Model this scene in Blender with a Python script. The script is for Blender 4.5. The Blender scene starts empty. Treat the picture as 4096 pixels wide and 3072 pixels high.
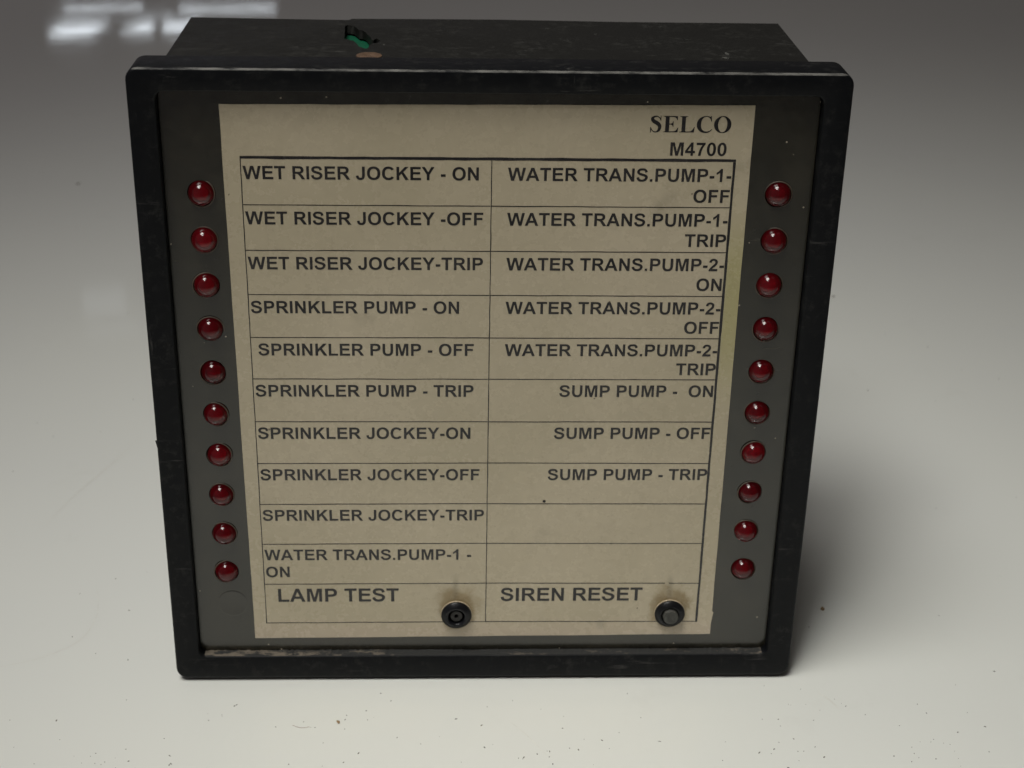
import bpy, bmesh, math, random
from mathutils import Matrix, Vector
from mathutils.geometry import tessellate_polygon

# ------------------------------------------------------------------ scene basics
S = bpy.context.scene
COL = S.collection
MM = 0.001
random.seed(7)

# ------------------------------------------------------------------ camera
cam_d = bpy.data.cameras.new("camera")
cam = bpy.data.objects.new("camera", cam_d)
COL.objects.link(cam)
R3 = Matrix(((0.9992370853331407, -0.0015271383661915919, -0.03902454539569281),
             (-0.03310969845775561, 0.49681098542193014, -0.8672269556650826),
             (0.020712198409781956, 0.8678574264316125, 0.4963813979436904)))
cam.matrix_world = Matrix.Translation((-0.00842677, -0.29238394, 0.24787173)) @ R3.to_4x4()
cam_d.sensor_width = 36.0
cam_d.lens = 56.0874
cam_d.clip_start = 0.01
cam_d.clip_end = 50.0
cam_d.dof.use_dof = True
cam_d.dof.focus_distance = 0.335
cam_d.dof.aperture_fstop = 30.0
S.camera = cam

# ------------------------------------------------------------------ view
S.render.engine = 'CYCLES'
S.view_settings.view_transform = 'Standard'
S.view_settings.look = 'None'
S.view_settings.exposure = 0.0
S.view_settings.gamma = 1.0
S.view_settings.use_curve_mapping = False
S.cycles.use_denoising = True
S.cycles.max_bounces = 8
S.cycles.caustics_reflective = False

# ------------------------------------------------------------------ dim room light
W = bpy.data.worlds.new("World")
S.world = W
W.use_nodes = True
wn, wl = W.node_tree.nodes, W.node_tree.links
bg = wn["Background"]
tc = wn.new("ShaderNodeTexCoord")
sp = wn.new("ShaderNodeSeparateXYZ")
mr = wn.new("ShaderNodeMapRange")
mr.inputs["From Min"].default_value = -0.35
mr.inputs["From Max"].default_value = 0.35
wr = wn.new("ShaderNodeValToRGB")
wr.color_ramp.elements[0].color = (1.0, 0.91, 0.93, 1)
wr.color_ramp.elements[1].color = (0.30, 0.27, 0.235, 1)
wl.new(tc.outputs["Generated"], sp.inputs[0])
wl.new(sp.outputs["X"], mr.inputs["Value"])
wl.new(mr.outputs[0], wr.inputs[0])
wl.new(wr.outputs[0], bg.inputs["Color"])
bg.inputs["Strength"].default_value = 0.10

# ------------------------------------------------------------------ lamps
def area(name, loc, aim, sx, sy, power, color=(1, 1, 1), spread=math.pi, roll=0.0):
    d = bpy.data.lights.new(name, 'AREA')
    d.shape = 'RECTANGLE'
    d.size, d.size_y = sx, sy
    d.energy = power
    d.color = color
    d.spread = spread
    o = bpy.data.objects.new(name, d)
    COL.objects.link(o)
    v = Vector(aim) - Vector(loc)
    o.matrix_world = Matrix.Translation(loc) @ v.to_track_quat('-Z', 'Y').to_matrix().to_4x4() @ Matrix.Rotation(roll, 4, 'Z')
    return o

def spot(name, loc, aim, radius, power, color, size, blend):
    d = bpy.data.lights.new(name, 'SPOT')
    d.energy, d.color = power, color
    d.shadow_soft_size = radius
    d.spot_size, d.spot_blend = size, blend
    o = bpy.data.objects.new(name, d)
    COL.objects.link(o)
    o.matrix_world = Matrix.Translation(loc) @ (Vector(aim) - Vector(loc)).to_track_quat('-Z', 'Y').to_matrix().to_4x4()
    return o

spot("overhead_lamp", (-0.25, -0.21, 1.10), (0.03, -0.06, 0.0), 0.27, 40.0, (1.0, 0.99, 0.93), math.radians(36.5), 0.9)

area("front_lamp", (-0.26, -0.45, 1.02), (0, 0, 0.07), 0.22, 0.14, 0.115, (1.0, 0.985, 0.95), math.radians(44))
area("added_fill", (-0.7, 0.1, 2.2), (0, 0.1, 0), 1.3, 1.3, 2.7, (1.0, 0.935, 0.955))  # broad fill light added overhead to lift the shadow and far tabletop

# the window of the room, a long way behind the table; its panes show as soft streaks in the glossy top
MIR = Vector((-0.00842677, -0.29238394, -0.24787173))
def pane(az0, az1, el0, el1, rad, dist=4.0, color=(0.86, 0.93, 1.0), roll=0.0):
    az, el = math.radians((az0 + az1) / 2), math.radians((el0 + el1) / 2)
    dirv = Vector((math.sin(az) * math.cos(el), math.cos(az) * math.cos(el), math.sin(el)))
    w = dist * math.radians(az1 - az0) * math.cos(el)
    h = dist * math.radians(el1 - el0)
    area("window_pane", MIR + dirv * dist, MIR, w, h, rad * math.pi * w * h, color, roll=roll)

for k in range(4):                           # slanting glazing bars: each pane is built of four leaning strips
    e0, e1 = 16.80 + .085 * k, 16.885 + .085 * k
    b = (2.6, 5.0, 5.6, 4.2)[k]
    pane(-14.0 - .12 * k, -12.15 - .24 * k, e0, e1, b)
    pane(-11.15 - .24 * k, -10.62 - .04 * k, e0 + .02, e1 + .02, b * .85)
    pane(-10.25 - .05 * k, -9.0, e0 + .05, e1 + .05, b * .95)
pane(-13.7, -11.0, 16.22, 16.36, 3.2, roll=-0.02)
pane(-9.7, -6.3, 16.40, 16.58, 3.2, roll=-0.03)
pane(-13.8, -12.2, 16.60, 16.66, 2.6)
pane(-10.9, -10.0, 16.56, 16.74, 0.9)
pane(-14.3, -12.7, 25.75, 26.75, 0.34)
pane(-14.3, -12.3, 27.05, 27.4, 0.22)

# ------------------------------------------------------------------ helpers
def tag(o, label=None, cat=None, group=None, kind=None):
    for k, v in (("label", label), ("category", cat), ("group", group), ("kind", kind)):
        if v:
            o[k] = v
    return o

def finish(name, bm, mat, parent=None, smooth=None):
    me = bpy.data.meshes.new(name)
    bm.normal_update()
    bm.to_mesh(me)
    bm.free()
    me.materials.append(mat)
    if smooth is not None:
        for p in me.polygons:
            p.use_smooth = True
        me.set_sharp_from_angle(angle=math.radians(smooth))
    o = bpy.data.objects.new(name, me)
    COL.objects.link(o)
    o.parent = parent
    return o

def V(x, y, z):
    return (x * MM, y * MM, z * MM)

class N:
    """small node helper"""
    def __init__(s, name):
        s.m = bpy.data.materials.new(name)
        s.m.use_nodes = True
        s.t = s.m.node_tree
        s.b = s.t.nodes["Principled BSDF"]
        s.obj = s.new("ShaderNodeTexCoord").outputs["Object"]
    def new(s, k, **kw):
        n = s.t.nodes.new(k)
        for a, v in kw.items():
            setattr(n, a, v)
        return n
    def link(s, a, b):
        s.t.links.new(a, b)
    def noise(s, scale, detail=4, rough=0.55, stretch=None, dist=0.0):
        n = s.new("ShaderNodeTexNoise")
        n.inputs["Scale"].default_value = scale
        n.inputs["Detail"].default_value = detail
        n.inputs["Roughness"].default_value = rough
        n.inputs["Distortion"].default_value = dist
        src = s.obj
        if stretch:
            mp = s.new("ShaderNodeMapping")
            mp.inputs["Scale"].default_value = stretch[:3]
            if len(stretch) > 3:
                mp.inputs["Rotation"].default_value = stretch[3]
            s.link(src, mp.inputs["Vector"])
            src = mp.outputs[0]
        s.link(src, n.inputs["Vector"])
        return n.outputs["Fac"]
    def voro(s, scale):
        n = s.new("ShaderNodeTexVoronoi")
        n.inputs["Scale"].default_value = scale
        s.link(s.obj, n.inputs["Vector"])
        return n.outputs["Distance"]
    def rng(s, v, a, b, c=0.0, d=1.0, smooth=False):
        n = s.new("ShaderNodeMapRange")
        if smooth:
            n.interpolation_type = 'SMOOTHSTEP'
        for k, x in zip(("From Min", "From Max", "To Min", "To Max"), (a, b, c, d)):
            n.inputs[k].default_value = x
        s.link(v, n.inputs["Value"])
        return n.outputs[0]
    def math(s, op, a, b=None):
        n = s.new("ShaderNodeMath", operation=op)
        for i, x in enumerate((a, b)):
            if x is None:
                continue
            if isinstance(x, (int, float)):
                n.inputs[i].default_value = x
            else:
                s.link(x, n.inputs[i])
        return n.outputs[0]
    def mix(s, f, a, b):
        n = s.new("ShaderNodeMix", data_type='RGBA')
        if isinstance(f, (int, float)):
            n.inputs[0].default_value = f
        else:
            s.link(f, n.inputs[0])
        for i, x in ((6, a), (7, b)):
            if isinstance(x, tuple):
                n.inputs[i].default_value = (*x, 1)
            else:
                s.link(x, n.inputs[i])
        return n.outputs[2]
    def sep(s):
        n = s.new("ShaderNodeSeparateXYZ")
        s.link(s.obj, n.inputs[0])
        return n.outputs
    def set(s, **kw):
        for k, v in kw.items():
            k = k.replace("_", " ")
            if isinstance(v, tuple):
                s.b.inputs[k].default_value = (*v, 1)
            elif isinstance(v, (int, float)):
                s.b.inputs[k].default_value = v
            else:
                s.link(v, s.b.inputs[k])
        return s
    def bump(s, h, strength, dist):
        n = s.new("ShaderNodeBump")
        n.inputs["Strength"].default_value = strength
        n.inputs["Distance"].default_value = dist
        s.link(h, n.inputs["Height"])
        s.link(n.outputs[0], s.b.inputs["Normal"])
        return s

# ------------------------------------------------------------------ materials
def mat_table():
    n = N("white_laminate")
    big = n.noise(9, 3)
    fine = n.noise(120, 5, 0.6)
    c = n.mix(n.rng(big, .35, .65), (.785, .795, .745), (.765, .775, .735))
    sm = n.rng(n.noise(38, 6, .7), .60, .80)
    c = n.mix(n.math('MULTIPLY', sm, .10), c, (.45, .43, .38))
    r = n.rng(fine, .3, .8, .03, .07)
    n.set(Base_Color=c, Roughness=r, IOR=1.5)
    n.bump(n.noise(26, 3, stretch=(.45, 1, 1)), .03, .0006)
    return n.m

def mat_black(name, base, rough, scuff=.5, ior=1.4):
    n = N(name)
    a = n.noise(420, 8, .75)
    b = n.noise(90, 4, .6)
    s1 = n.noise(260, 6, .7, stretch=(.18, 1, 1.6, (0, .35, .2)))
    s2 = n.noise(300, 6, .7, stretch=(1.4, 1, .14, (0, -.5, .1)))
    dust = n.math('MULTIPLY', n.rng(a, .50, .76), n.rng(b, .40, .62))
    scr = n.math('MULTIPLY', n.math('MAXIMUM', n.rng(s1, .62, .72), n.rng(s2, .64, .74)), n.rng(b, .40, .62))
    c = n.mix(n.math('MULTIPLY', dust, scuff), base, (.085, .083, .075))
    c = n.mix(n.math('MULTIPLY', scr, scuff), c, (.16, .155, .145))
    n.set(Base_Color=c, Roughness=n.rng(n.math('ADD', a, b), .7, 1.3, rough - .10, rough + .12), IOR=ior)
    n.bump(a, .18, .00015)
    return n.m

def mat_film():
    n = N("smoked_front_film")
    a = n.noise(160, 5, .7)
    b = n.noise(500, 7, .8)
    v = n.voro(330)
    c = n.mix(n.rng(a, .35, .7), (.0135, .0125, .0075), (.0235, .0208, .0128))
    hz = n.math('MULTIPLY', n.rng(n.noise(60, 6, .75), .48, .78), n.rng(n.noise(900, 3), .3, .7, .4, 1))
    c = n.mix(n.math('MULTIPLY', hz, .55), c, (.062, .054, .038))
    s1 = n.noise(240, 5, .7, stretch=(.15, 1, 1.5, (0, .5, .2)))
    c = n.mix(n.math('MULTIPLY', n.math('MULTIPLY', n.rng(s1, .66, .74), n.rng(n.noise(70, 2), .45, .6)), .5), c, (.12, .11, .085))
    spk = n.math('MULTIPLY', n.math('LESS_THAN', v, .06), n.math('GREATER_THAN', n.noise(45, 2), .50))
    c = n.mix(n.math('MULTIPLY', spk, .8), c, (.50, .44, .34))
    n.set(Base_Color=c, Roughness=n.rng(b, .3, .75, .16, .30), IOR=1.75)
    n.bump(a, .05, .0002)
    return n.m

U = 1.0078
def fx(x): return x * U + .065
def fz(z): return z * U - 1.743

BTN = ((-6.8, 18.0), (42.9, 17.9))          # the two push buttons, in panel millimetres

def mat_paper():
    n = N("yellowed_paper_under_film")
    x, y, z = n.sep()
    a = n.noise(24, 2, .5)
    f = n.noise(620, 4, .7)
    c = n.mix(n.rng(a, .35, .65), (.495, .43, .30), (.565, .49, .355))
    c = n.mix(n.math('MULTIPLY', n.rng(f, .3, .75), .16), c, (.40, .34, .235))
    # pinkish paler rim along the bottom and left edge
    low = n.rng(z, .016, .0115, 0, 1, True)
    c = n.mix(n.math('MULTIPLY', low, .5), c, (.54, .44, .345))
    # yellow stain on the right margin
    stx = n.rng(x, .0490, .0505, 0, 1, True)
    stz = n.math('MULTIPLY', n.rng(z, .066, .090, 0, 1, True), n.rng(z, .122, .100, 0, 1, True))
    c = n.mix(n.math('MULTIPLY', n.math('MULTIPLY', stx, stz), .65), c, (.40, .37, .14))
    # brown grease haloes round the buttons
    for bx, bz in BTN:
        dx = n.math('SUBTRACT', x, bx * MM)
        dz = n.math('SUBTRACT', z, (bz + .3) * MM)
        d = n.math('SQRT', n.math('ADD', n.math('MULTIPLY', dx, dx), n.math('MULTIPLY', dz, dz)))
        d = n.math('ADD', d, n.rng(n.noise(260, 3), .3, .7, -.0014, .0014))
        halo = n.rng(d, .0064, .0029, 0, 1, True)
        c = n.mix(n.math('MULTIPLY', halo, .78), c, (.25, .17, .062))
        # finger smear rising above the button
        sx = n.rng(n.math('ABSOLUTE', n.math('ADD', dx, .0002)), .0011, .0001, 0, 1, True)
        sz = n.math('MULTIPLY', n.rng(dz, .001, .003, 0, 1, True), n.rng(dz, .0095, .006, 0, 1, True))
        c = n.mix(n.math('MULTIPLY', n.math('MULTIPLY', sx, sz), .35), c, (.16, .13, .08))
    # a greasy thumb mark near the bottom edge
    ex = n.math('DIVIDE', n.math('SUBTRACT', x, fx(26.8) * MM), .0013)
    ez = n.math('DIVIDE', n.math('SUBTRACT', z, fz(15.0) * MM), .0021)
    ed = n.math('SQRT', n.math('ADD', n.math('MULTIPLY', ex, ex), n.math('MULTIPLY', ez, ez)))
    ed = n.math('ADD', ed, n.rng(n.noise(500, 3), .3, .7, -.3, .3))
    c = n.mix(n.math('MULTIPLY', n.rng(ed, 1.1, .3, 0, 1, True), .30), c, (.17, .145, .11))
    # little brown and black specks, grey thumb smudges
    v = n.voro(210)
    spk = n.math('MULTIPLY', n.math('LESS_THAN', v, .05), n.math('GREATER_THAN', n.noise(60, 2), .55))
    c = n.mix(n.math('MULTIPLY', spk, .75), c, (.07, .045, .03))
    sm = n.math('MULTIPLY', n.rng(n.noise(75, 3, .5, dist=.6), .56, .86, 0, 1, True), n.rng(n.noise(22, 2), .42, .6))
    c = n.mix(n.math('MULTIPLY', sm, .42), c, (.20, .17, .12))
    n.set(Base_Color=c, Roughness=n.rng(n.noise(300, 5, .7), .3, .7, .20, .34), IOR=1.6)
    n.bump(n.noise(42, 3), .09, .0006)
    return n.m

def mat_ink():
    n = N("printed_black_ink")
    a = n.noise(900, 4, .7)
    b = n.noise(70, 3)
    c = n.mix(n.rng(n.math('ADD', a, b), .85, 1.25), (.005, .004, .006), (.028, .025, .025))
    n.set(Base_Color=c, Roughness=.26, IOR=1.6)
    return n.m

def simple(name, col, rough, var=.25, scale=300, ior=1.48, **kw):
    n = N(name)
    a = n.noise(scale, 5, .65)
    d = tuple(x * (1 - var) for x in col)
    u = tuple(min(1, x * (1 + var)) for x in col)
    n.set(Base_Color=n.mix(n.rng(a, .3, .7), d, u), Roughness=rough, IOR=ior)
    n.set(**kw)
    return n.m

def mat_lamp():
    n = N("clear_red_resin")
    oi = n.new("ShaderNodeObjectInfo")
    c = n.mix(oi.outputs["Random"], (.36, .007, .018), (.21, .003, .011))
    n.set(Base_Color=c, Roughness=.07, IOR=1.5, Transmission_Weight=.86)
    return n.m

def mat_dust():
    n = N("caked_tan_dust")
    a = n.noise(420, 6, .75, stretch=(.35, 1, 1))
    x, y, z = n.sep()
    left = n.rng(x, -.058, -.020, .42, .0)
    right = n.rng(x, .052, .066, 0, .30)
    f = n.math('ADD', n.math('ADD', left, right), n.rng(a, .42, .62, -.35, .35))
    c = n.mix(n.rng(f, .2, .5), (.024, .024, .023), (.155, .13, .10))
    n.set(Base_Color=c, Roughness=.85)
    n.bump(a, .6, .0004)
    return n.m

M_TABLE = mat_table()
def edge_wear(m):
    """paint rubbed pale along the front upper arris of the bezel"""
    n = N.__new__(N)
    n.m, n.t = m, m.node_tree
    n.b = n.t.nodes["Principled BSDF"]
    n.obj = n.new("ShaderNodeTexCoord").outputs["Object"]
    x, y, z = n.sep()
    a = n.noise(700, 5, .7, stretch=(.25, 1, 1))
    f = n.math('MULTIPLY', n.math('GREATER_THAN', z, .14462), n.math('LESS_THAN', y, .00055))
    f = n.math('MULTIPLY', f, n.rng(a, .34, .58))
    old = n.b.inputs["Base Color"].links[0].from_socket
    n.set(Base_Color=n.mix(n.math('MULTIPLY', f, .85), old, (.20, .195, .18)))
    return m
M_BEZEL = mat_black("black_bezel_plastic", (.0036, .0042, .0054), .45, .45, 1.28)
edge_wear(M_BEZEL)
M_CASE = mat_black("worn_black_case_plastic", (.0105, .0105, .009), .52, .5, 1.33)
M_FILM = mat_film()
M_PAPER = mat_paper()
M_INK = mat_ink()
M_LAMP = mat_lamp()
M_DUST = mat_dust()
M_CUP = simple("lamp_reflector_cup", (.46, .22, .22), .35, .15, 900)
M_RIM = simple("grubby_hole_rim", (.085, .062, .045), .55)
M_BTN = simple("black_button_plastic", (.006, .006, .0075), .36, .3, ior=1.38)
M_PLUNGER = simple("worn_grey_plunger", (.055, .054, .048), .55, .5, 900)
M_PLUNGER2 = simple("dark_plunger_stem", (.022, .020, .018), .5, .4, 700)
M_WASHER = simple("pale_nylon_washer", (.52, .43, .30), .5, .2)
M_BOARD = simple("green_circuit_board", (.0015, .09, .042), .5, .2)
M_RUST = simple("brown_rusty_metal", (.115, .068, .040), .6, .35, 500)
M_CRUMB = simple("brown_crumb", (.30, .20, .10), .8, .3, 900)
M_SPECK = simple("dark_dirt", (.13, .115, .095), .8, .5, 900)
M_HAIR = simple("brown_fibre", (.30, .20, .15), .6, .2)
M_SCUFF = simple("pale_rubbed_plastic", (.075, .075, .068), .7, .5, 900)
M_SCRATCH = simple("rubbed_laminate", (.69, .69, .64), .3, .1)
M_BLACK = simple("unlit_inside", (.006, .006, .006), .8)

# ------------------------------------------------------------------ the table
bm = bmesh.new()
bmesh.ops.create_cube(bm, size=1)
for v in bm.verts:
    v.co = Vector((v.co.x * 1.9, .35 + v.co.y * 1.9, -.015 + v.co.z * .03))
bmesh.ops.bevel(bm, geom=[e for e in bm.edges], offset=.004, segments=3, affect='EDGES', profile=.5)
TABLE = tag(finish("tabletop", bm, M_TABLE), "glossy white tabletop with fine dark dirt under the alarm panel", None, None, "structure")

# ------------------------------------------------------------------ the panel: root
root = bpy.data.objects.new("alarm_annunciator_panel", None)
COL.objects.link(root)
root.empty_display_size = .02
TILT = math.radians(4.2697)
PIV = Vector((0, 10.418 * MM, 0))
root.matrix_world = Matrix.Translation(PIV) @ Matrix.Rotation(-TILT, 4, 'X') @ Matrix.Translation(-PIV)
tag(root, "square black alarm panel with two columns of red lamps and a printed pump label", "alarm panel")

H, HW = 145.0, 72.15
PY = 2.4                                    # how far the front plate sits behind the bezel's front

def rrect(x0, x1, z0, z1, r, n=7):
    pts = []
    for cx, cz, a0 in ((x1 - r, z1 - r, 0), (x0 + r, z1 - r, 90), (x0 + r, z0 + r, 180), (x1 - r, z0 + r, 270)):
        for i in range(n):
            a = math.radians(a0 + 90 * i / (n - 1))
            pts.append((cx + r * math.cos(a), cz + r * math.sin(a)))
    return pts

def loft(bm, rings, close_first=False, close_last=False):
    vs = [[bm.verts.new(V(x, y, z)) for x, z in pts] for pts, y in rings]
    for a, b in zip(vs, vs[1:]):
        k = len(a)
        for i in range(k):
            bm.faces.new((a[i], a[(i + 1) % k], b[(i + 1) % k], b[i]))
    if close_first:
        bm.faces.new(vs[0])
    if close_last:
        bm.faces.new(list(reversed(vs[-1])))
    return vs

# bezel ------------------------------------------------------------
def outer(i, r=2.6):
    return rrect(-HW + i, HW - i, i, H - i, max(r - i * .5, .6))
IX0, IX1, IZ0, IZ1 = -66.6, 66.5, 6.1, 140.4
def inner(i, r=1.9):
    return rrect(IX0 + i, IX1 - i, IZ0 + i, IZ1 - i, r)
bm = bmesh.new()
loft(bm, [(inner(4.6, 1.2), 10.4), (outer(.5), 10.4), (outer(.12), 10.2), (outer(0), 9.8), (outer(0), .60), (outer(.10), .28),
          (outer(.30), .08), (outer(.62), 0), (inner(-.25), 0), (inner(-.08), .08), (inner(0), .25), (inner(0), 3.7), (inner(4.6, 1.2), 3.7),
          (inner(4.6, 1.2), 10.4)])
bmesh.ops.remove_doubles(bm, verts=bm.verts, dist=1e-7)
# small burr torn out of the left edge and a nick in the right one
def burr(bm, x, z, dx, h):
    p = [bm.verts.new(V(*q)) for q in ((x, 1.2, z + h * .55), (x, 3.2, z + h * .4), (x + dx, 2.0, z + h * .75), (x, 1.0, z - h), (x, 3.0, z - h * .9))]
    for f in ((0, 2, 1), (0, 3, 2), (1, 2, 4), (3, 4, 2), (0, 1, 4, 3)):
        bm.faces.new([p[i] for i in f])
burr(bm, -HW + .12, 60.8, -.75, 1.5)
bmesh.ops.recalc_face_normals(bm, faces=bm.faces)
bezel = finish("bezel", bm, M_BEZEL, root, 40)

# dirt caked on the lower inner ledge
bm = bmesh.new()
NX = 220
rows = []
rd = random.Random(3)
for i in range(NX + 1):
    x = IX0 + 1.2 + (IX1 - IX0 - 2.4) * i / NX
    hgt = .10 + .10 * rd.random() + (.25 * rd.random() if x < -20 or x > 52 else 0) * rd.random()
    rows.append([bm.verts.new(V(x, y, IZ0 + h)) for y, h in ((.32, .02), (.55 + .25 * rd.random(), hgt), (1.5, hgt * (.8 + .4 * rd.random())), (2.30, hgt + .15 * rd.random()), (2.36, .02))])
for a, b in zip(rows, rows[1:]):
    for j in range(4):
        bm.faces.new((a[j], b[j], b[j + 1], a[j + 1]))
finish("dust_streak", bm, M_DUST, bezel)

# front plate with lamp and button holes -----------------------------
LAMPS = [(fx(s * 58.85) - (.1 if s > 0 else 0), fz(29.72 + 9.985 * i) - (-.2 if s > 0 else .27)) for s in (-1, 1) for i in range(10)]
BT = [(fx(BTN[0][0]), fz(BTN[0][1]) - .15), (fx(BTN[1][0]) - .3, fz(BTN[1][1]) + .1)]

def circle(cx, cz, r, n=28, wob=0, rr=None):
    out = []
    for i in range(n):
        a = 2 * math.pi * i / n
        q = r * (1 + (rr.uniform(-wob, wob) if rr else 0))
        out.append((cx + q * math.cos(a), cz + q * math.sin(a)))
    return out

def sheet(bm, loops, y, back=None):
    """flat sheet with holes facing -y; BACK also extrudes the rims of every loop to that depth"""
    vl = [[Vector((x, z, 0)) for x, z in lp] for lp in loops]
    flat = [p for lp in loops for p in lp]
    tri = tessellate_polygon(vl)
    vs = [bm.verts.new(V(x, y, z)) for x, z in flat]
    for t in tri:
        a, b, c = (flat[i] for i in t)
        area2 = (b[0] - a[0]) * (c[1] - a[1]) - (c[0] - a[0]) * (b[1] - a[1])
        if abs(area2) < 1e-9:
            continue
        t = t if area2 > 0 else tuple(reversed(t))
        try:
            bm.faces.new([vs[i] for i in t])
        except ValueError:
            pass
    if back is not None:
        k = 0
        for li, lp in enumerate(loops):
            n = len(lp)
            bv = [bm.verts.new(V(x, back, z)) for x, z in lp]
            for i in range(n):
                j = (i + 1) % n
                q = (vs[k + i], bv[i], bv[j], vs[k + j])
                bm.faces.new(q if li == 0 else tuple(reversed(q)))
            k += n
    return vs

rr = random.Random(11)
bm = bmesh.new()
plate_out = rrect(IX0 + .18, IX1 - .22, IZ0 + .22, IZ1 - .15, 1.8)
holes = [circle(x, z, 2.78, 28, .012, rr) for x, z in LAMPS] + [circle(x, z, 2.0, 24) for x, z in BT]
sheet(bm, [plate_out] + holes, PY, PY + 1.25)
plate = finish("faceplate", bm, M_FILM, root)

# blanked-off hole pressed into the film low on the left
bm = bmesh.new()
bx, bz = fx(-57.95), fz(20.95)
loft(bm, [(circle(bx, bz, 3.45, 40), PY - .005), (circle(bx, bz, 3.32, 40), PY - .05), (circle(bx, bz, 3.15, 40), PY - .055), (circle(bx, bz, 2.9, 40), PY - .02)], False, True)
bmesh.ops.recalc_face_normals(bm, faces=bm.faces)
finish("blanking_disc", bm, M_FILM, plate, 60)

# the dark board behind the lamp holes
bm = bmesh.new()
sheet(bm, [rrect(IX0 + .6, IX1 - .6, IZ0 + .6, IZ1 - .6, 1.5)], PY + 1.28)
finish("backing_board", bm, M_BLACK, root)

# lamps --------------------------------------------------------------
def lathe(bm, prof, n=32):
    """prof: (radius, y) pairs; axis along y through the origin; radius 0 closes an end"""
    rings = []
    for r, y in prof:
        if r < 1e-6:
            rings.append([bm.verts.new(V(0, y, 0))])
        else:
            rings.append([bm.verts.new(V(r * math.cos(2 * math.pi * i / n), y, r * math.sin(2 * math.pi * i / n))) for i in range(n)])
    for a, b in zip(rings, rings[1:]):
        for i in range(n):
            j = (i + 1) % n
            if len(a) == 1:
                bm.faces.new((a[0], b[j], b[i]))
            elif len(b) == 1:
                bm.faces.new((a[i], a[j], b[0]))
            else:
                bm.faces.new((a[i], a[j], b[j], b[i]))
    bmesh.ops.recalc_face_normals(bm, faces=bm.faces)

def lamp_mesh():
    bm = bmesh.new()
    prof = [(0, 1.21), (2.6, 1.2), (2.6, 0.2)]
    for i in range(1, 13):
        a = math.radians(90 * i / 12)
        prof.append((2.6 * math.cos(a), .2 - 2.4 * math.sin(a)))
    prof[-1] = (0, prof[-1][1])
    lathe(bm, prof, 40)
    return bm
def rim_mesh():
    bm = bmesh.new()
    prof = [(2.77, .02), (2.76, -.08), (2.80, -.13), (2.92, -.10), (3.0, .0)]
    lathe(bm, prof, 40)
    return bm

lamp0 = finish("indicator_lamp", lamp_mesh(), M_LAMP, root, 60)
def die_mesh():
    bm = bmesh.new()
    lathe(bm, [(2.45, 1.15), (2.45, .95), (1.25, .90), (1.1, .35), (.95, .33), (.45, .62), (0, .62)], 32)
    return bm
die0 = finish("lamp_cup", die_mesh(), M_CUP, lamp0, 40)
rim0 = finish("lamp_rim", rim_mesh(), M_RIM, lamp0, 60)
jr = random.Random(5)
for i, (x, z) in enumerate(LAMPS):
    if i == 0:
        o = lamp0
    else:
        o = lamp0.copy()
        COL.objects.link(o)
        o.parent = root
        r2 = rim0.copy()
        COL.objects.link(r2)
        r2.parent = o
        d2 = die0.copy()
        COL.objects.link(d2)
        d2.parent = o
    dep = jr.uniform(-.18, .25)
    o.location = V(x + jr.uniform(-.12, .12), PY + dep, z + jr.uniform(-.1, .1))
    o.rotation_euler = (jr.uniform(-.12, .12), jr.uniform(0, 6.28), jr.uniform(-.12, .12))
for o in [c for c in root.children if c.name.startswith("indicator_lamp")]:
    for c in o.children:
        if not c.name.startswith("lamp_rim"):
            continue
        c.location = V(0, PY, 0)
        c.location.y -= o.location.y

# printed sheet -------------------------------------------------------
LY = PY - .10
bm = bmesh.new()
pr = random.Random(21)
def edge(a, b, n, j):
    return [(a[0] + (b[0] - a[0]) * t / n + pr.uniform(-j, j), a[1] + (b[1] - a[1]) * t / n + pr.uniform(-j, j)) for t in range(n)]
c4 = [(fx(-53.3), fz(11.4)), (fx(52.5), fz(12.0)), (fx(52.55), fz(138.5)), (fx(-54.1), fz(137.85))]
out = edge(c4[0], c4[1], 26, .05) + [c4[1], (c4[1][0] + .02, c4[1][1] + 3.2), (c4[1][0] + .28, c4[1][1] + 5.4), (c4[1][0] + .42, c4[1][1] + 6.0), (c4[1][0] + .06, c4[1][1] + 6.3)] \
    + edge((c4[1][0] + .03, c4[1][1] + 8), c4[2], 20, .04) + edge(c4[2], c4[3], 24, .05) + edge(c4[3], c4[0], 24, .04)
sheet(bm, [out] + [circle(x, z, 2.0, 24) for x, z in BT], LY, PY - .004)
paper = finish("label_sheet", bm, M_PAPER, root)

# ---- letter shapes (units: 1000 per em)
def bez(p0, p1, p2, p3, n=8):
    o = []
    for i in range(1, n + 1):
        t = i / n
        u = 1 - t
        o.append(tuple(u ** 3 * a + 3 * u * u * t * b + 3 * u * t * t * c + t ** 3 * d for a, b, c, d in zip(p0, p1, p2, p3)))
    return o
def path(*seg):
    o = [seg[0]]
    for s in seg[1:]:
        if len(s) == 2 and not isinstance(s[0], tuple):
            o.append(s)
        else:
            o += bez(o[-1], *s)
    return o
def ell(cx, cy, rx, ry, a0=0, a1=360, n=32, p=2.25):
    o = []
    full = abs(a1 - a0) >= 360
    for i in range(n if full else n + 1):
        a = math.radians(a0 + (a1 - a0) * i / n)
        c, s = math.cos(a), math.sin(a)
        o.append((cx + rx * math.copysign(abs(c) ** (2 / p), c), cy + ry * math.copysign(abs(s) ** (2 / p), s)))
    return o
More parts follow.
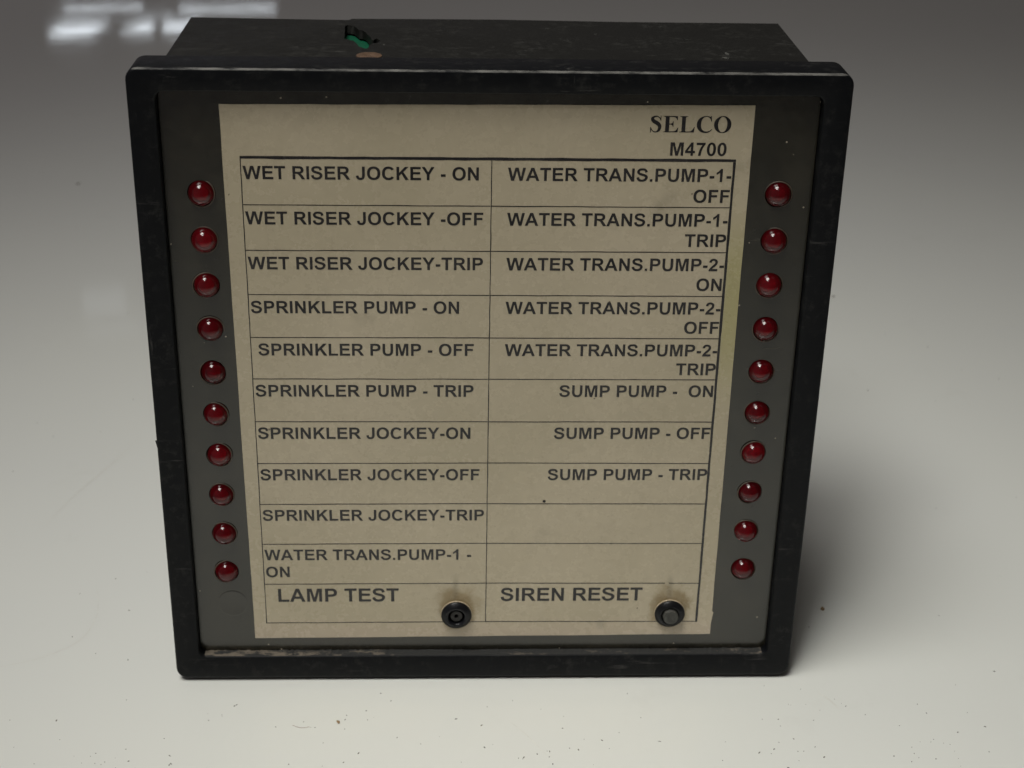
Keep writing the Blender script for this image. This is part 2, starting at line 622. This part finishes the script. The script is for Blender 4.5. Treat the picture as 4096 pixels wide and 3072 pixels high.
def ribbon(pts, n=6):
    """a stroke of changing width along a smooth curve through pts (x, y, width)"""
    P = [pts[0]] + list(pts) + [pts[-1]]
    c = []
    for i in range(1, len(P) - 2):
        for k in range(n):
            t = k / n
            c.append(tuple(.5 * (2 * b + (d - a) * t + (2 * a - 5 * b + 4 * d - e) * t * t + (3 * b - a - 3 * d + e) * t ** 3)
                           for a, b, d, e in zip(P[i - 1], P[i], P[i + 1], P[i + 2])))
    c.append(pts[-1])
    L, Rr = [], []
    for i, (x, y, w) in enumerate(c):
        a, b = c[max(i - 1, 0)], c[min(i + 1, len(c) - 1)]
        dx, dy = b[0] - a[0], b[1] - a[1]
        q = math.hypot(dx, dy) or 1
        L.append((x - dy / q * w / 2, y + dx / q * w / 2))
        Rr.append((x + dy / q * w / 2, y - dx / q * w / 2))
    return L + Rr[::-1]

G = {}
G[' '] = (278, [])
G['-'] = (333, [[[(48, 191), (298, 191), (298, 328), (48, 328)]]])
G['.'] = (278, [[[(70, 0), (208, 0), (208, 137), (70, 137)]]])
G['I'] = (278, [[[(68, 0), (212, 0), (212, 716), (68, 716)]]])
G['E'] = (667, [[[(73, 0), (630, 0), (630, 121), (218, 121), (218, 315), (588, 315), (588, 436), (218, 436), (218, 595), (616, 595), (616, 716), (73, 716)]]])
G['F'] = (611, [[[(74, 0), (219, 0), (219, 304), (520, 304), (520, 425), (219, 425), (219, 595), (565, 595), (565, 716), (74, 716)]]])
G['L'] = (611, [[[(76, 0), (580, 0), (580, 121), (221, 121), (221, 710), (76, 710)]]])
G['T'] = (611, [[[(233, 0), (378, 0), (378, 595), (590, 595), (590, 716), (21, 716), (21, 595), (233, 595)]]])
G['N'] = (722, [[[(74, 0), (208, 0), (208, 467), (497, 0), (642, 0), (642, 716), (508, 716), (508, 238), (214, 716), (74, 716)]]])
G['M'] = (833, [[[(71, 0), (205, 0), (205, 564), (347, 0), (486, 0), (628, 564), (628, 0), (762, 0), (762, 716), (545, 716), (417, 228), (287, 716), (71, 716)]]])
G['W'] = (944, [[[(175, 0), (333, 0), (475, 535), (618, 0), (771, 0), (941, 716), (796, 716), (689, 216), (563, 716), (391, 716), (260, 224), (152, 716), (4, 716)]]])
G['A'] = (722, [[[(0, 0), (153, 0), (212, 163), (498, 163), (561, 0), (718, 0), (432, 716), (279, 716)], [(256, 284), (353, 549), (452, 284)]]])
G['K'] = (722, [[[(75, 0), (219, 0), (219, 216), (336, 336), (533, 0), (720, 0), (436, 437), (705, 716), (511, 716), (219, 398), (219, 716), (75, 716)]]])
G['Y'] = (667, [[[(261, 0), (405, 0), (405, 301), (667, 716), (501, 716), (336, 433), (168, 716), (-1, 716), (261, 301)]]])
G['O'] = (778, [[ell(389, 358, 347, 370), ell(389, 358, 197, 246)]])
G['0'] = (556, [[ell(278, 354, 238, 366), ell(278, 354, 98, 252)]])
G['C'] = (722, [[ell(382, 358, 338, 370, 35, 325, 34) + ell(386, 358, 192, 246, 322, 38, 30)]])
G['P'] = (667, [[path((73, 0), (218, 0), (218, 270), (335, 270), ((545, 270), (628, 350), (628, 497)), ((628, 640), (545, 716), (375, 716)), (73, 716)),
                 path((218, 391), ((425, 391), (480, 405), (480, 494)), ((480, 580), (435, 595), (330, 595)), (218, 595))]])
G['R'] = (722, [[path((73, 0), (218, 0), (218, 299), (265, 299), ((370, 299), (395, 240), (549, 0)), (722, 0), ((600, 200), (560, 275), (480, 318)),
                      ((600, 340), (652, 410), (652, 513)), ((652, 640), (570, 716), (390, 716)), (73, 716)),
                 path((218, 413), (380, 413), ((470, 413), (503, 440), (503, 505)), ((503, 575), (460, 595), (375, 595)), (218, 595))]])
G['U'] = (722, [[path((72, 716), (72, 333), ((72, 100), (150, -12), (366, -12)), ((580, -12), (650, 110), (650, 335)), (650, 716), (506, 716), (506, 322),
                      ((506, 170), (470, 112), (362, 112)), ((250, 112), (216, 170), (216, 330)), (216, 716))]])
G['J'] = (556, [[path((343, 716), (343, 260), ((343, 150), (320, 110), (252, 110)), ((190, 110), (160, 150), (159, 237)), (22, 222),
                      ((24, 80), (100, -12), (255, -12)), ((420, -12), (487, 80), (487, 263)), (487, 716))]])
G['S'] = (667, [[ribbon([(541, 505, 142), (505, 610, 128), (420, 657, 122), (318, 664, 120), (195, 645, 126), (126, 570, 138), (130, 495, 142), (190, 430, 134), (330, 378, 130),
                         (465, 335, 134), (542, 270, 142), (545, 195, 142), (480, 95, 130), (335, 50, 122), (200, 72, 124), (125, 140, 136), (100, 232, 142)])]])
G['1'] = (556, [[path((257, 0), (394, 0), (394, 719), (283, 719), ((255, 640), (130, 540), (69, 520)), (69, 396), ((120, 412), (200, 455), (257, 517)))]])
G['2'] = (556, [[path((24, 0), (505, 0), (505, 127), (222, 127), ((235, 155), (270, 185), (350, 260)), ((470, 370), (505, 430), (505, 518)),
                      ((505, 630), (420, 719), (275, 719)), ((140, 719), (50, 650), (37, 503)), (171, 490), ((178, 570), (210, 603), (272, 603)),
                      ((330, 603), (366, 570), (366, 508)), ((366, 466), (345, 425), (230, 320)), ((90, 190), (35, 110), (24, 0)))[:-1]]])
G['4'] = (556, [[[(311, 0), (443, 0), (443, 144), (532, 144), (532, 265), (443, 265), (443, 719), (328, 719), (18, 264), (18, 144), (311, 144)], [(145, 265), (311, 510), (311, 265)]]])
G['7'] = (556, [[path((157, 0), (293, 0), ((300, 270), (400, 500), (513, 607)), (513, 706), (43, 706), (43, 579), (349, 579), ((240, 430), (160, 200), (157, 0)))[:-1]]])
GS = {}
GS['S'] = (556, [[ribbon([(468, 500, 30), (415, 600, 34), (330, 655, 44), (235, 655, 60), (150, 610, 104), (125, 545, 132), (190, 455, 152), (300, 392, 160), (392, 320, 160), (432, 215, 140), (395, 80, 104),
                          (310, 18, 52), (220, 16, 44), (125, 80, 36), (62, 205, 28)])],
                 [[(446, 505), (480, 470), (478, 690), (452, 690)]], [[(48, -19), (74, -19), (90, 190), (50, 225)]]])
GS['E'] = (667, [[path((16, 0), (612, 0), (636, 190), (610, 195), ((565, 90), (520, 36), (400, 36)), (275, 36), (262, 60), (262, 324), (300, 324), ((360, 324), (400, 300), (410, 225)), (436, 225), (436, 460), (410, 460),
                       ((400, 400), (380, 360), (300, 360)), (262, 360), (262, 640), (380, 640), ((490, 640), (550, 610), (575, 505)), (602, 505), (600, 676), (16, 676), (16, 655), (70, 648), (104, 620), (104, 56), (70, 28), (16, 20))]])
GS['L'] = (667, [[path((19, 0), (618, 0), (642, 230), (615, 232), ((570, 100), (500, 36), (380, 36)), (285, 36), (262, 60), (262, 620), (290, 648), (355, 656), (355, 676), (19, 676), (19, 656), (75, 648), (104, 620), (104, 56), (75, 28), (19, 20))]])
GS['C'] = (722, [[path((642, 691), (665, 455), (640, 455), ((600, 590), (530, 655), (440, 655)), ((290, 655), (225, 520), (225, 345)), ((225, 130), (320, 45), (455, 45)), ((560, 45), (620, 90), (675, 150)), (694, 130),
                       ((630, 40), (540, -19), (420, -19)), ((190, -19), (49, 130), (49, 330)), ((49, 540), (210, 691), (420, 691)), ((500, 691), (560, 665), (590, 655)), (612, 662), (622, 691))]])
GS['O'] = (778, [[ell(389, 336, 356, 357, p=2.0), ell(389, 336, 186, 322, p=2.0)]])

TY = LY - .035
def width(text, font):
    return sum(font[c][0] for c in text)
def write(text, x, z, size, font=G, right=False, squeeze=1.0):
    bm = bmesh.new()
    k = size / 1000
    if right:
        x -= width(text, font) * k * squeeze
    for ch in text:
        adv, shapes = font[ch]
        for loops in shapes:
            sheet(bm, [[(x + px * k * squeeze, z + pz * k) for px, pz in lp] for lp in loops], TY)
        x += adv * k * squeeze
    return finish("lettering", bm, M_INK, paper)

PT = .3528 * U
def line(label, *a, **kw):
    o = write(*a, **kw)
    o["label"] = label
LX, RX = fx(-50.15), fx(48.98)
rowz = [127.0, 117.0, 107.15, 97.3, 87.55, 77.85, 67.6, 57.3, 47.0, 36.7, 26.1, 15.6]
left = ["WET RISER JOCKEY - ON", "WET RISER JOCKEY -OFF", "WET RISER JOCKEY-TRIP", "SPRINKLER PUMP - ON", " SPRINKLER PUMP - OFF", "SPRINKLER PUMP - TRIP",
        "SPRINKLER JOCKEY-ON", "SPRINKLER JOCKEY-OFF", "SPRINKLER JOCKEY-TRIP"]
right = [("WATER TRANS.PUMP-1-", "OFF"), ("WATER TRANS.PUMP-1-", "TRIP"), ("WATER TRANS.PUMP-2-", "ON"), ("WATER TRANS.PUMP-2-", "OFF"), ("WATER TRANS.PUMP-2-", "TRIP"),
         ("SUMP PUMP -  ON",), ("SUMP PUMP - OFF",), ("SUMP PUMP - TRIP",)]
def base(i): return rowz[i] - (4.55 if i == 0 else 4.2)
def say(t): return "printed words " + " ".join(t.lower().replace("-", " ").replace(".", " ").split())
for i, t in enumerate(left):
    line(say(t), t, LX, fz(base(i)), 11 * PT)
line(say("water trans pump 1 - on"), "WATER TRANS.PUMP-1 -", LX, fz(base(9)), 11 * PT)
line("printed word on, second line of its cell", "ON", LX, fz(base(9) - 4.5), 11 * PT)
for i, t in enumerate(right):
    line(say(t[0]) + (", over " + t[1].lower() if len(t) > 1 else ""), t[0], RX, fz(base(i)), 11 * PT, right=True)
    if len(t) > 1:
        line("printed word " + t[1].lower() + ", second line of its cell", t[1], RX, fz(base(i) - 4.45), 11 * PT, right=True)
line("larger printed words lamp test beside a button", "LAMP TEST", fx(-47.9), fz(21.35), 14 * PT)
line("larger printed words siren reset beside a button", "SIREN RESET", fx(3.2), fz(21.35), 14 * PT)
line("bold serif heading at the top of the sheet", "SELCO", fx(48.2), fz(132.85), 14 * PT, font=GS, right=True)
line("model code under the serif heading", "M4700", fx(47.6), fz(127.98), 11 * PT, right=True)

# ruled grid of the printed table: one mesh, lines butted
bm = bmesh.new()
gr = random.Random(8)
def rule(x0, z0, x1, z1, w, n=14):
    hor = abs(x1 - x0) > abs(z1 - z0)
    a = []
    for i in range(n + 1):
        t = i / n
        x, z = x0 + (x1 - x0) * t, z0 + (z1 - z0) * t
        j = gr.uniform(-.035, .035) if 0 < i < n else 0
        ww = w * gr.uniform(.85, 1.12) / 2
        if hor:
            a.append((bm.verts.new(V(x, TY, z + j - ww)), bm.verts.new(V(x, TY, z + j + ww))))
        else:
            a.append((bm.verts.new(V(x + j + ww, TY, z)), bm.verts.new(V(x + j - ww, TY, z))))
    for p, q in zip(a, a[1:]):
        bm.faces.new((p[0], q[0], q[1], p[1]))
GX0, GXM, GX1 = fx(-50.5), fx(-.05), fx(49.28)
for i, z in enumerate(rowz):
    zz = fz(z)
    if i == 0:
        rule(GX0 - .1, zz, GX1 + .27, zz, .62, 40)
        continue
    dz = .12 if i >= 7 else 0
    # the line beside the reset button is rubbed out for a short way
    if i == 10:
        rule(GX0 + .1, zz, GXM - .1, zz + dz, .19)
        rule(GXM + .1, zz + dz, fx(41.1), zz - .05, .19)
        rule(fx(42.0), zz - .05, GX1 - .27, zz - .15, .19, 5)
    else:
        rule(GX0 + .1, zz, GXM - .1, zz + dz, .19)
        rule(GXM + .1, zz + dz, GX1 - .27, zz - .05, .19)
rule(GX0, fz(15.5), GX0, fz(127.0) - .31, .2, 40)
rule(GXM, fz(15.6), GXM + .05, fz(127.0) - .31, .2, 40)
rule(GX1 - .25, fz(15.4), GX1, fz(127.0) - .31, .54, 40)
finish("grid_lines", bm, M_INK, paper)

# blot of black ink and a few stuck flecks on the sheet
def blob(bm, c, rx, ry, rz, seed, sub=2):
    q = random.Random(seed)
    r = bmesh.ops.create_icosphere(bm, subdivisions=sub, radius=1)
    ph = [q.uniform(0, 6.28) for _ in range(6)]
    for v in r["verts"]:
        n = v.co.copy()
        k = 1 + .22 * math.sin(3 * n.x + ph[0]) + .2 * math.sin(4 * n.y + ph[1] + 2 * n.z) + .15 * math.sin(5 * n.z + ph[2])
        v.co = Vector(c) + Vector((n.x * rx, n.y * ry, n.z * rz)) * k
bm = bmesh.new()
blob(bm, V(fx(12.7), LY, fz(47.65)), .45 * MM, .14 * MM, .28 * MM, 4)
finish("ink_blot", bm, M_BTN, paper, 60)

# push buttons ---------------------------------------------------------
def button(x, z, kind):
    y0 = LY
    bm = bmesh.new()
    lathe(bm, [(1.7, 2.8), (1.7, -1.15), (1.78, -1.42), (1.95, -1.58), (2.2, -1.62), (2.5, -1.52), (2.8, -1.2), (3.1, -.98), (3.24, -.8), (3.27, -.45), (3.2, -.30), (2.6, -.28), (2.6, 2.8)], 48)
    b = finish("push_button", bm, M_BTN, root, 35)
    b.location = V(x, y0, z)
    b.scale = (1.085, 1.0, 1.085)
    bm = bmesh.new()
    lathe(bm, [(2.62, .3), (2.62, -.26), (3.14, -.27), (3.3, -.18), (3.33, -.02), (3.33, .3)], 48)
    finish("washer", bm, M_WASHER, b, 40)
    bm = bmesh.new()
    if kind == "bare":
        lathe(bm, [(.42, 2.6), (.42, -.9), (.5, -1.0), (1.22, -1.02), (1.34, -.9), (1.36, 2.6)], 36)
        p = finish("plunger", bm, M_PLUNGER2, b, 35)
    else:
        lathe(bm, [(1.64, 2.6), (1.64, -2.15), (1.56, -2.35), (1.38, -2.42), (0, -2.45)], 36)
        p = finish("plunger", bm, M_PLUNGER, b, 35)
        p.rotation_euler = (0, .3, .05)
    return b
b1 = button(BT[0][0], BT[0][1], "bare")
b1["label"] = "round black button with its cap missing"
b2 = button(BT[1][0], BT[1][1], "capped")
b2["label"] = "round black button with a worn grey cap"

# case behind the bezel --------------------------------------------------
ZT, ZB, CW, YB, YF = 141.25, 3.76, 68.13, 60.83, 10.36
hole = [(-32.36, 53.52), (-31.82, 54.67), (-31.18, 54.25), (-30.32, 53.61), (-29.36, 50.97), (-28.89, 49.67), (-28.17, 49.48), (-27.48, 47.97), (-26.86, 45.39), (-26.16, 43.27),
        (-25.64, 40.75), (-25.3, 39.71), (-25.07, 41.19), (-24.7, 41.84), (-24.26, 41.02), (-23.76, 39.56), (-24.34, 37.95), (-25.3, 37.42), (-25.52, 36.79), (-26.04, 35.32), (-26.06, 33.69),
        (-26.31, 32.66), (-26.84, 32.64), (-27.46, 33.43), (-28.3, 34.62), (-28.65, 36.45), (-28.93, 37.26), (-29.65, 39.53), (-30.36, 39.92), (-30.79, 40.53), (-31.79, 41.33), (-31.94, 45.6)]
rear = [(CW, YB), (31.0, YB - .05), (3.2, 61.9), (-12.0, 61.7), (-31.3, 61.25), (-31.95, 59.9), (-50.0, 60.4), (-CW, YB + .3)]
plan = [(-CW, YF), (CW, YF)] + rear
bm = bmesh.new()
def flat(loops, z):
    vl = [[Vector((x, y, 0)) for x, y in lp] for lp in loops]
    pts = [p for lp in loops for p in lp]
    vs = [bm.verts.new(V(x, y, z)) for x, y in pts]
    for t in tessellate_polygon(vl):
        try:
            bm.faces.new([vs[i] for i in t])
        except ValueError:
            pass
    return vs
tv = flat([plan, hole], ZT)
np_, nh = len(plan), len(hole)
hr = random.Random(2)
lower = [bm.verts.new(V(x + hr.uniform(-.2, .2), y - .2 + hr.uniform(-.3, .2), ZT - 1.9)) for x, y in hole]
for i in range(nh):
    j = (i + 1) % nh
    bm.faces.new((tv[np_ + i], tv[np_ + j], lower[j], lower[i]))
bot = [bm.verts.new(V(x, y, ZB)) for x, y in plan]
for i in range(np_):
    j = (i + 1) % np_
    bm.faces.new((tv[i], bot[i], bot[j], tv[j]))
bm.faces.new(bot)
bmesh.ops.recalc_face_normals(bm, faces=bm.faces)
ed = [e for e in bm.edges if len(e.link_faces) == 2 and e.calc_face_angle(0) > .8 and all(v in tv[:np_] for v in e.verts) and all(v.co.y > 11 * MM for v in e.verts)]
bmesh.ops.bevel(bm, geom=ed, offset=.25 * MM, segments=2, affect='EDGES', profile=.5)
case = finish("case", bm, M_CASE, root, 30)

sr = random.Random(4)
def rub(x, y, a, b, ang, k=11):
    bm = bmesh.new()
    vs = []
    for i in range(k):
        t = 2 * math.pi * i / k
        q = sr.uniform(.45, 1.1)
        px, py = a * q * math.cos(t), b * q * math.sin(t)
        vs.append(bm.verts.new(V(x + px * math.cos(ang) - py * math.sin(ang), y + px * math.sin(ang) + py * math.cos(ang), ZT + .02)))
    bm.faces.new(vs)
    finish("rub_mark", bm, M_SCUFF, case)
for q in [(51.5, 31.3, .55, 1.6, .2), (50.7, 27.5, .7, 1.3, .4), (24.3, 48.0, .32, .45, 0), (34.8, 28.9, 1.4, .10, .02), (7.0, 28.4, 1.1, .12, -.05), (17.3, 41.5, .12, 1.3, .9), (13.6, 53.0, .9, .10, .1),
          (-22.9, 36.3, .2, .5, .5), (-36.1, 39.2, 1.0, .09, .12), (-43.0, 50.4, .7, .1, -.3), (40.0, 56.0, .9, .16, .1), (-29.6, 60.0, .5, .35, .3), (-8.6, 60.6, .5, .22, 0), (59.0, 34.0, .3, .1, .7), (-14.0, 45.0, 1.2, .07, .25), (44.5, 44.0, 1.5, .07, -.1)]:
    rub(*q)

bm = bmesh.new()
bmesh.ops.create_cube(bm, size=1)
for v in bm.verts:
    v.co = Vector(V(v.co.x * 118, 36.0 + v.co.y * 44, 138.1 + v.co.z * 1.6))
bmesh.ops.bevel(bm, geom=list(bm.edges), offset=.15 * MM, segments=1, affect='EDGES')
finish("circuit_board", bm, M_BOARD, root)

bm = bmesh.new()
rings = []
n = 32
for r, z in ((2.75, 0), (2.7, .18), (2.45, .26), (.9, .26), (.75, .16), (0.0, .16)):
    rings.append([bm.verts.new(V(-25.6 + r * math.cos(2 * math.pi * i / n), 26.0 + r * math.sin(2 * math.pi * i / n), ZT + z)) for i in range(n)] if r else [bm.verts.new(V(-25.6, 26.0, ZT + z))])
for a, b in zip(rings, rings[1:]):
    for i in range(n):
        j = (i + 1) % n
        bm.faces.new((a[i], a[j], b[j], b[i]) if len(b) > 1 else (a[i], a[j], b[0]))
finish("rivet", bm, M_RUST, root, 40)

# ------------------------------------------------------------------ bits lying on the table
def lump(name, x, y, rx, ry, rz, seed, mat, label, cat):
    bm = bmesh.new()
    blob(bm, (0, 0, rz * .8 * MM), rx * MM, ry * MM, rz * MM, seed, 3)
    o = finish(name, bm, mat, None, 60)
    o.location = V(x, y, 0)
    o.rotation_euler = (0, 0, seed)
    tag(o, label, cat)
lump("crumb", 85.7, 26.2, .62, .42, .3, 1, M_CRUMB, "brown crumb lying alone in the panel's shadow on the tabletop", "crumb")
lump("crumb", -33.6, -14.6, .5, .3, .2, 2, M_CRUMB, "reddish brown crumb just in front of the panel near the fine hair", "crumb")

def tube(bm, pts, r, n=6):
    rings = []
    for i, p in enumerate(pts):
        a, b = Vector(pts[max(i - 1, 0)]), Vector(pts[min(i + 1, len(pts) - 1)])
        d = (b - a).normalized()
        s = d.cross(Vector((0, 0, 1))).normalized()
        u = s.cross(d)
        rings.append([bm.verts.new(Vector(p) + (s * math.cos(2 * math.pi * k / n) + u * math.sin(2 * math.pi * k / n)) * r) for k in range(n)])
    for a, b in zip(rings, rings[1:]):
        for k in range(n):
            bm.faces.new((a[k], a[(k + 1) % n], b[(k + 1) % n], b[k]))
    bm.faces.new(rings[0][::-1])
    bm.faces.new(rings[-1])
bm = bmesh.new()
tube(bm, [V(-43.9 + 3.8 * t, -15.4 - .7 * math.sin(math.pi * t * .9) - .3 * t, .07) for t in [i / 12 for i in range(13)]], .045 * MM)
tag(finish("hair", bm, M_HAIR, None, 60), "fine curved brown hair lying on the tabletop in front of the panel", "hair")

# old scratches in the laminate
def scratch(pts, w):
    bm = bmesh.new()
    prev = None
    for i, p in enumerate(pts):
        a, b = Vector(pts[max(i - 1, 0)]), Vector(pts[min(i + 1, len(pts) - 1)])
        d = (b - a).normalized() * w / 2 * math.sin(math.pi * (i + .35) / (len(pts) - .3))
        q = (bm.verts.new(V(p[0] - d.y, p[1] + d.x, .012)), bm.verts.new(V(p[0] + d.y, p[1] - d.x, .012)))
        if prev:
            bm.faces.new((prev[0], prev[1], q[1], q[0]))
        prev = q
    bmesh.ops.recalc_face_normals(bm, faces=bm.faces)
    finish("scratch", bm, M_SCRATCH, TABLE)
def arc(p, n=10):
    c = []
    P = [p[0]] + p + [p[-1]]
    for i in range(1, len(P) - 2):
        for k in range(n):
            t = k / n
            c.append(tuple(.5 * (2 * b + (d - a) * t + (2 * a - 5 * b + 4 * d - e) * t * t + (3 * b - a - 3 * d + e) * t ** 3) for a, b, d, e in zip(P[i - 1], P[i], P[i + 1], P[i + 2])))
    return c + [p[-1]]
scratch(arc([(-120, 5), (-114.6, 5.7), (-105.6, 9.0), (-98.1, 15.0), (-95.7, 23.1), (-96.3, 30.5), (-98.3, 38.2)]), .28)
scratch(arc([(-118, 60), (-112, 78), (-104, 96), (-99, 110)]), .3)
scratch(arc([(5, -14), (9, -19), (13.5, -26)]), .22)
scratch(arc([(78, -5), (80.5, -8), (82, -11)]), .5)

# uncountable fine dirt on the tabletop
dr = random.Random(17)
bm = bmesh.new()
def speck(x, y, a, b, h, ang):
    k = 7
    base, top = [], []
    for i in range(k):
        t = 2 * math.pi * i / k
        q = dr.uniform(.6, 1.15)
        px, py = a * q * math.cos(t), b * q * math.sin(t)
        X, Y = x + px * math.cos(ang) - py * math.sin(ang), y + px * math.sin(ang) + py * math.cos(ang)
        base.append(bm.verts.new(V(X, Y, .004)))
        top.append(bm.verts.new(V(x + (X - x) * .6, y + (Y - y) * .6, h * dr.uniform(.7, 1.2))))
    for i in range(k):
        j = (i + 1) % k
        bm.faces.new((base[i], base[j], top[j], top[i]))
    bm.faces.new(top)
speck(-155.4, 299.4, 1.1, .7, .05, .4)
speck(125.5, 202.7, .8, .5, .05, 1.0)
for x, y in [(-6.9, -13.6), (-1.1, -15.8), (122.7, 137.1), (-69.5, -27.5), (-70.1, -25.0), (14.0, -24.5), (20.5, -24.0), (14.5, -28.5), (39.0, -21.5), (26.0, -21.0), (-88, 27), (-85, 8)]:
    speck(x, y, dr.uniform(.25, .42), dr.uniform(.12, .22), .12, dr.uniform(0, 3.14))
clumps = [(dr.uniform(-100, 120), dr.uniform(-36, -8)) for _ in range(14)]
for i in range(215):
    u = dr.random()
    if u < .34:
        cx, cy = dr.choice(clumps)
        x, y = dr.gauss(cx, 5.0), min(dr.gauss(cy, 2.2), -2)
    elif u < .74:
        x, y = dr.uniform(-115, 130), dr.uniform(-38, -2)
    else:
        x = dr.choice((-1, 1)) * dr.uniform(76, 190)
        y = dr.uniform(-20, 190)
    s = dr.choice((.07, .08, .1, .1, .13, .18))
    speck(x, y, s * dr.uniform(1, 2.2), s, .06 + s * .4, dr.uniform(0, 3.14))
tag(finish("dirt", bm, M_SPECK, None, 50), "fine dark dirt scattered over the white tabletop", None, None, "stuff")
